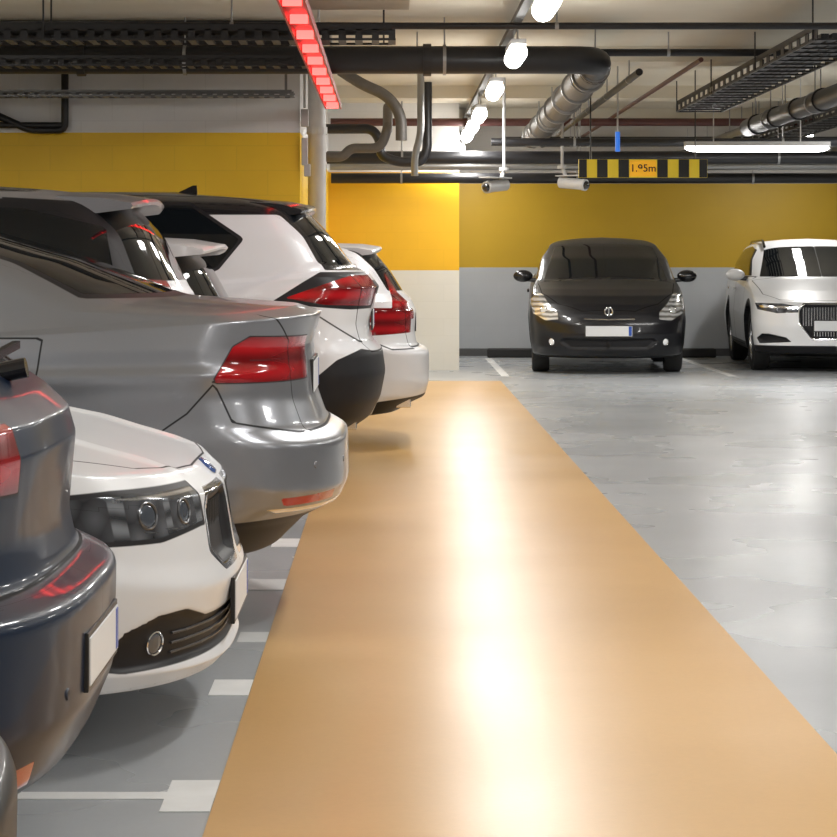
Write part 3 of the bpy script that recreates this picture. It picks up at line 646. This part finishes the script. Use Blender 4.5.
def floor_mat(name,c1,c2,r0,r1,sc=.7,spec=.5):
    m,nt,out=newmat(name); N=nt.nodes.new; Lk=nt.links.new
    b=princ(nt,c1,.3,spec=spec); Lk(b.outputs[0],out.inputs[0])
    g=N('ShaderNodeNewGeometry')
    nz=N('ShaderNodeTexNoise'); nz.inputs['Scale'].default_value=sc; nz.inputs['Detail'].default_value=4; nz.inputs['Roughness'].default_value=.5; Lk(g.outputs['Position'],nz.inputs['Vector'])
    mr=N('ShaderNodeMapRange'); mr.inputs[1].default_value=.25; mr.inputs[2].default_value=.75; Lk(nz.outputs['Fac'],mr.inputs[0])
    mx=N('ShaderNodeMix'); mx.data_type='RGBA'; mx.inputs[6].default_value=(*c1,1); mx.inputs[7].default_value=(*c2,1); Lk(mr.outputs[0],mx.inputs[0])
    n4=N('ShaderNodeTexNoise'); n4.inputs['Scale'].default_value=38; n4.inputs['Detail'].default_value=6; n4.inputs['Roughness'].default_value=.7; Lk(g.outputs['Position'],n4.inputs['Vector'])
    m4=N('ShaderNodeMapRange'); m4.inputs[3].default_value=.93; m4.inputs[4].default_value=1.06; Lk(n4.outputs['Fac'],m4.inputs[0])
    x2=N('ShaderNodeMix'); x2.data_type='RGBA'; x2.blend_type='MULTIPLY'; x2.inputs[0].default_value=1; Lk(mx.outputs[2],x2.inputs[6]); Lk(m4.outputs[0],x2.inputs[7])
    Lk(x2.outputs[2],b.inputs['Base Color'])
    n2=N('ShaderNodeTexNoise'); n2.inputs['Scale'].default_value=.8; n2.inputs['Detail'].default_value=3; Lk(g.outputs['Position'],n2.inputs['Vector'])
    rr=N('ShaderNodeMapRange'); rr.inputs[1].default_value=.3; rr.inputs[2].default_value=.7; rr.inputs[3].default_value=r0; rr.inputs[4].default_value=r1; Lk(n2.outputs['Fac'],rr.inputs[0]); Lk(rr.outputs[0],b.inputs['Roughness'])
    n3=N('ShaderNodeTexNoise'); n3.inputs['Scale'].default_value=160; n3.inputs['Detail'].default_value=3; Lk(g.outputs['Position'],n3.inputs['Vector'])
    bp=N('ShaderNodeBump'); bp.inputs['Strength'].default_value=.12; bp.inputs['Distance'].default_value=.002; Lk(n3.outputs['Fac'],bp.inputs['Height']); Lk(bp.outputs[0],b.inputs['Normal'])
    return m
def slab(name,x0,x1,y0,y1,z0,z1,m):
    mb=MB(); mb.box(((x0+x1)/2,(y0+y1)/2,(z0+z1)/2),(x1-x0,y1-y0,z1-z0)); return mb.obj(name,[m])
XL,XR,YB,YF,CZ=-6.3,9.5,-4.0,30.9,3.1
FM=floor_mat('grey_epoxy_floor',(.32,.34,.36),(.43,.45,.47),.24,.32)
slab('floor',XL-.3,XR+.3,YB-.3,YF+.3,-.3,0,FM)
PM=floor_mat('tan_path_paint',(.53,.315,.115),(.61,.385,.165),.28,.34,sc=.9,spec=.45)
slab('painted_walkway',-.42,1.15,YB+.3,24.3,0,.003,PM)
mb=MB()
for x0,x1,yy,w in[(-.92,-.54,5.49,.07),(-.54,-.422,5.49,.32),(-.54,-.422,6.88,.25),(-.52,-.422,7.8,.2),(-.57,-.422,9.06,.3),(-.54,-.422,10.4,.3),(-.54,-.422,12.0,.3),(-5.4,-.95,5.49,.07),(-5.4,-.6,7.5,.07),(-5.4,-.6,9.48,.07),(-5.4,-.6,11.42,.07),(-5.4,-.6,13.2,.07),(-5.4,-.6,15.2,.07)]:
    mb.box(((x0+x1)/2,yy,.0015),(x1-x0,w,.002))
for x in(1.25,3.75,8.5): mb.box((x,27.6,.0015),(.09,4.6,.002))
mb.obj('parking_bay_lines',[mat('white_road_paint',(.72,.73,.73),.45,var=.15,scale=9)])
WM=wall_mat('wall_back_paint',1.18,2.30,yc=(.46,.29,.008),lo=(.42,.44,.46),hi=(.45,.44,.42),joint=.03)
WB=wall_mat('wall_block_paint',1.16,2.30,yc=(.78,.43,.008),lo=(.70,.68,.62),joint=.04)
WL=wall_mat('wall_left_paint',.9,2.305,yc=(.90,.57,.015),hi=(.74,.74,.74),blk=(.5,.2),joint=.07)
WD=mat('dark_concrete',(.13,.13,.13),.8,var=.2,scale=2)
slab('wall_back',.78,XR+.3,YF-.2,YF+.3,0,CZ,WM)
slab('wall_block',-.74,.78,26.7,YF+.3,0,CZ,WB)
slab('wall_left_partition',XL-.3,-.74,18.5,YF+.3,0,CZ,WL)
slab('wall_left',XL-.3,XL,YB-.3,18.5,0,CZ,WL)
slab('wall_right',XR,XR+.3,YB-.3,YF-.2,0,CZ,WD)
slab('wall_front',XL,XR,YB-.3,YB,0,CZ,WD)
CM=mat('ceiling_concrete',(.70,.65,.54),.8,var=.12,scale=1.2,bump=.2)
slab('ceiling',XL-.3,XR+.3,YB-.3,YF+.3,CZ,CZ+.25,CM)
for y in(19.6,24.0,27.6):
    slab('ceiling_beam',-.7,XR,y,y+.45,CZ-.13,CZ+.01,CM)
mb=MB()
for x in(1.55,3.95,6.5): mb.box((x,30.2,.06),(.6,.14,.12))
mb.obj('wheel_stops',[mat('black_rubber',(.02,.02,.02),.7)],bevel=.02)
slab('baseboard_back',.78,XR,YF-.23,YF-.2,0,.1,mat('skirting_dark',(.08,.08,.08),.6))

# ------------------------------------------------------------------ lights
EM=mat('tube_emission',(1,1,1),.5,emit=(1,.98,.95),es=22,var=0)
HS=mat('lamp_housing',(.5,.5,.5),.4)
LR=CZ-.135
def tube(x,y,z,length=1.25,axis='Y',power=40,top=LR,name='fluorescent_light',wide=.09):
    e=empty(name,(x,y,z)); mb=MB()
    s=(wide*.8,length*.9,.035) if axis=='Y' else (length,wide+.03,.045)
    mb.box((0,0,wide*.5),s)
    for k in(-.3,.3):
        p=(0,k*length,0) if axis=='Y' else (k*length,0,0)
        mb.cyl((p[0],p[1],.05),(p[0],p[1],top-z),.006,n=8)
    mb.obj('housing',[HS],e)
    mb=MB()
    r=wide/2; h=length/2
    prof=[(.001,-h),(r*.6,-h+.03),(r*.9,-h+.08),(r,-h+.14),(r,h-.14),(r*.9,h-.08),(r*.6,h-.03),(.001,h)]
    mb.lathe(prof,(0,0,0),axis,24); mb.obj('tube',[EM],e,smooth=True)
    ld=bpy.data.lights.new('lamp','AREA'); ld.shape='RECTANGLE'; ld.size=wide+.04 if axis=='Y' else length; ld.size_y=length if axis=='Y' else wide+.04
    ld.energy=power; ld.color=(1,.98,.95)
    lo=bpy.data.objects.new('lamp',ld); COL.objects.link(lo); lo.parent=e; lo.location=(0,0,-.07)
    return e
for y in(-2.2,.8,3.8,6.8,9.8,12.8,16.0,19.3,22.6,24.6,26.3,29.4): tube(.86,y,2.7,.85,power=31,wide=.13,name='track_light',top=2.905)
for y in(-1,3,7,11,14.5): tube(-3.2,y,2.75,power=42)
for y in(0,4.5,9,13.5,18,22.5): tube(5.1,y,2.75,power=64)
tube(5.15,28.7,2.80,.9,power=40)
tube(3.65,23.0,2.40,1.45,'X',power=40,wide=.08,top=CZ-.005)
mb=MB(); mb.box((.86,13.2,2.93),(.06,33,.04)); 
mb.obj('lighting_track',[mat('track_dark',(.08,.08,.08),.5)])
e=empty('red_indicator_light_strip'); mb=MB(); SX=-.465; SZ=2.50
for dx in(-.06,.06): mb.box((SX+dx,13.6,SZ-.005),(.012,9.2,.045),1)
mb.box((SX,13.6,SZ+.015),(.12,9.2,.012),1)
y=9.1
while y<18.1:
    mb.cyl((SX-.045,y,SZ-.015),(SX+.045,y,SZ-.015),.024,n=12,mi=0); y+=.80
for yy in(9.5,12,14.6,17.6): mb.cyl((SX,yy,SZ+.02),(SX,yy,CZ-.005),.008,n=8,mi=2)
mb.obj('strip',[mat('red_led',(1,.05,.04),.4,emit=(1,.04,.035),es=9,var=0),mat('red_rail',(.30,.015,.015),.4,emit=(1,.01,.01),es=.08,var=.05),HS],e,smooth=True)
for yy in(10.5,14):
    ld=bpy.data.lights.new('red_lamp','AREA'); ld.shape='RECTANGLE'; ld.size=.06; ld.size_y=3; ld.energy=1.4; ld.color=(1,.03,.02)
    lo=bpy.data.objects.new('red_lamp',ld); COL.objects.link(lo); lo.parent=e; lo.location=(SX,yy,SZ-.06)

# ------------------------------------------------------------------ services
DK=mat('black_pipe',(.012,.012,.014),.4,var=.3); GR=mat('grey_insulated_pipe',(.13,.12,.11),.5,.3,bump=.5,scale=30); GV=mat('galvanised',(.32,.32,.31),.35,.8)
RD=mat('red_oxide_pipe',(.10,.035,.03),.5); CP=mat('pale_pipe',(.5,.49,.47),.45); BG=mat('beige_duct',(.38,.34,.27),.5)
HT=CZ-.135
pipe('ventilation_pipe',[(-6.2,17.2,2.775),(1.555,17.2,2.775),(1.555,18.2,2.72)],.105,DK,hang=CZ-.005,fr=.22,collars=2.2)
pipe('insulated_drain_pipe',[(1.555,17.6,2.75),(1.56,25.6,2.64)],.12,GR,hang=HT,collars=1.1,cm=GV)
pipe('sprinkler_pipe',[(-.6,18.3,2.93),(9.4,18.3,2.93)],.03,DK,hang=CZ-.005)
pipe('sprinkler_pipe',[(-6.2,14.35,2.76),(.3,14.35,2.74),(9.4,14.35,2.74)],.022,DK,hang=CZ-.005)
pipe('sprinkler_pipe',[(-.7,26.2,2.85),(9.4,26.2,2.85)],.045,RD,hang=CZ-.005)
pipe('sprinkler_pipe',[(-.7,24.7,2.38),(9.4,24.7,2.38)],.07,DK,hang=CZ-.005)
pipe('sprinkler_pipe',[(1.0,23.2,2.47),(9.4,23.2,2.47)],.04,DK,hang=CZ-.005)
pipe('sprinkler_pipe',[(1.3,27.2,2.68),(9.4,27.2,2.68)],.06,DK,hang=CZ-.005)
pipe('sprinkler_pipe',[(-.7,26.0,2.34),(9.4,26.0,2.34)],.045,GV,hang=CZ-.005)
pipe('sprinkler_pipe',[(-.7,26.45,2.22),(9.4,26.45,2.22)],.06,DK,hang=CZ-.005)
pipe('sprinkler_pipe',[(2.0,18.6,2.80),(2.0,30.6,2.80)],.03,DK,hang=HT)
pipe('sprinkler_pipe',[(2.5,18.6,2.9),(2.5,30.6,2.9)],.02,RD)
pipe('water_pipe',[(3.5,15.9,2.58),(3.5,22.6,2.58)],.085,DK,hang=HT,collars=1.0)
pipe('water_pipe',[(3.78,15.9,2.68),(3.78,30.5,2.68)],.04,GV,hang=HT)
pipe('water_pipe',[(5.9,17,2.72),(5.9,30.5,2.72)],.08,GR,hang=HT,collars=1.2)
pipe('sprinkler_pipe',[(-6.2,12.9,2.86),(.7,12.9,2.86)],.05,DK,hang=CZ-.005)
pipe('wall_drain_pipe',[(-.62,19.0,.0),(-.62,19.0,1.6),(-.62,19.0,CZ-.005)],.075,CP,collars=1.0)
pipe('drain_pipe_bend',[(-.7,21,2.22),(-.45,21,2.22),(-.38,21,2.30),(-.10,21,2.30),(-.04,21,2.48),(-.04,21.6,2.72),(-.04,26,2.75)],.045,GR,fr=.1)
pipe('drain_pipe_bend',[(-.45,20,2.93),(-.25,20,2.80),(-.05,20,2.72),(.08,20,2.55),(.08,20,2.32)],.05,GR,fr=.15,collars=.3)
pipe('drain_pipe_bend',[(.28,22.4,CZ-.005),(.28,22.4,2.5),(.22,22.4,2.3),(.22,22.4,2.1)],.035,GV,fr=.1)
pipe('drain_pipe_bend',[(-.70,23.5,2.62),(-.2,23.5,2.62),(-.12,23.5,2.5),(-.12,23.5,2.35),(.05,23.5,2.28),(.3,23.5,2.28),(.36,23.5,2.4),(.36,23.5,CZ-.005)],.05,DK,fr=.12)
def tray(name,x0,x1,y,z,w=.3,h=.06,m=None,axis='X',pitch=.1,ladder=False,top=CZ-.005):
    mb=MB(); L=x1-x0; c=(x0+x1)/2
    def bx(u,v,wz,su,sv,sw,mi=0):
        if axis=='X': mb.box((u,y+v,z+wz),(su,sv,sw),mi)
        else: mb.box((y+v,u,z+wz),(sv,su,sw),mi)
    for s in(-1,1): bx(c,s*w/2,h*.8,L,.006,h*.4); bx(c,s*w/2,0,L,.012,.014); 
    n=int(L/pitch)
    for i in range(n+1):
        u=x0+i*L/n
        bx(u,0,0,.03 if ladder else pitch*.45,w,.012)
        for s in(-1,1): bx(u,s*w/2,h*.35,pitch*.4,.006,h*.7)
    if ladder:
        for k in range(5): bx(c,(-.36+.18*k)*w,.02+.004*k,L,.05,.035)
    for i in range(max(2,int(L/2))+1):
        u=x0+.05+i*(L-.1)/max(2,int(L/2))
        for s in(-1,1): bx(u,s*(w/2+.01),(top-z)/2,.01,.01,top-z)
    return mb.obj(name,[m or TM])
TM=mat('tray_dark',(.03,.03,.032),.5,.3)
tray('cable_tray',-6.2,.0,13.9,2.60,.3,.09,TM)
tray('cable_tray',-6.2,-.62,16.4,2.66,.25,.07,TM)
tray('cable_tray',-6.2,-.78,18.0,2.56,.2,.045,mat('tray_light',(.22,.22,.22),.4,.6),pitch=.08)
tray('cable_tray',14.6,21.7,2.90,2.68,.42,.10,TM,'Y',.3,True,HT)
tray('cable_tray',15.6,30.3,4.6,2.72,.4,.08,TM,'Y',.3,True,HT)
slab('ventilation_duct',-.62,.10,13.1,13.6,2.76,3.095,BG)
slab('ventilation_duct',-6.2,-.78,17.45,17.85,2.74,3.095,TM)
slab('ventilation_duct',-6.2,-.9,12.2,12.7,2.80,3.095,TM)
mb=MB(); mb.box((-.70,18.46,2.15),(.05,.07,.22)); mb.box((-.70,18.46,2.42),(.06,.08,.14)); mb.box((-.68,18.45,2.0),(.05,.06,.1)); mb.cyl((-.70,18.46,2.5),(-.70,18.46,3.09),.012)
mb.obj('electrical_junction_boxes',[mat('box_grey',(.5,.5,.5),.4)],bevel=.005)
pipe('wall_pipe',[(-3.3,18.42,2.5),(-2.9,18.42,2.32),(-2.62,18.42,2.32),(-2.62,18.42,2.62),(-2.62,18.42,3.05)],.03,DK,fr=.06)
pipe('wall_pipe',[(-3.4,18.42,2.36),(-2.62,18.42,2.36)],.025,DK)
e=empty('height_clearance_sign',(2.40,22.0,2.155)); mb=MB()
mb.box((0,0,0),(1.23,.03,.175),0)
for s in(-1,1):
    for k,wd in((.185,.10),(.39,.10),(.575,.075)): mb.box((s*k,-.017,0),(wd,.006,.172),1)
mb.box((0,-.016,0),(.25,.006,.15),2)
for s in(-1,1): mb.cyl((s*.5,0,.08),(s*.5,0,CZ-2.16),.006,n=8,mi=1)
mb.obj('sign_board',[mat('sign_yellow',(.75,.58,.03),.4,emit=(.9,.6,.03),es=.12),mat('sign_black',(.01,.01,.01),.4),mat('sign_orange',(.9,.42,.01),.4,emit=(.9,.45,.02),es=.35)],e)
tx=bpy.data.curves.new('sign_text','FONT'); tx.body='1.95m'; tx.size=.10; tx.align_x='CENTER'; tx.align_y='CENTER'; tx.extrude=.002; tx.offset=.001
to=bpy.data.objects.new('sign_text',tx); COL.objects.link(to); to.parent=e; to.location=(0,-.023,0); to.rotation_euler=(math.pi/2,0,0); tx.materials.append(mat('sign_black'))
def seccam(x,y,z,rot):
    e=empty('security_camera',(x,y,z),rot); mb=MB()
    mb.cyl((0,-.16,-.03),(0,.12,.0),.055,.06,20,0); mb.cyl((0,-.19,-.035),(0,-.15,-.03),.06,.06,20,0); mb.sphere((0,-.185,-.035),.045,mi=1); mb.box((0,-.04,.065),(.14,.36,.012),0)
    mb.cyl((0,.05,.04),(0,.1,.16),.02); mb.cyl((0,.1,.15),(0,.1,CZ-.005-z),.016); mb.cyl((0,.1,.14),(0,.1,.17),.05)
    mb.obj('camera_housing',[mat('cam_grey',(.45,.45,.45),.4),mat('cam_lens',(.01,.01,.01),.1,0,1)],e,smooth=True)
seccam(1.05,22.8,2.03,-.7); seccam(1.83,23.6,2.08,.9)
e=empty('blue_indicator_light',(2.06,21.0,2.36)); mb=MB(); mb.cyl((0,0,-.09),(0,0,.09),.022,n=16); mb.cyl((0,0,.08),(0,0,CZ-2.365),.008,mi=1,n=8); mb.obj('marker',[mat('blue_led',(.03,.12,.5),.4,emit=(.03,.2,.8),es=.6,var=0),HS],e)

# ------------------------------------------------------------------ world & camera
w=bpy.data.worlds.new('world'); sc.world=w; w.use_nodes=True
w.node_tree.nodes['Background'].inputs[0].default_value=(.5,.52,.55,1); w.node_tree.nodes['Background'].inputs[1].default_value=.3
cd=bpy.data.cameras.new('camera'); cam=bpy.data.objects.new('camera',cd); COL.objects.link(cam)
cam.location=(0,0,CH); cam.rotation_euler=(math.pi/2,0,0)
cd.sensor_width=36; cd.sensor_fit='HORIZONTAL'; cd.lens=36*F/837; cd.shift_x=(418.5-392)/837; cd.shift_y=(260-418.5)/837; cd.clip_end=100; cd.clip_start=.05
sc.camera=cam
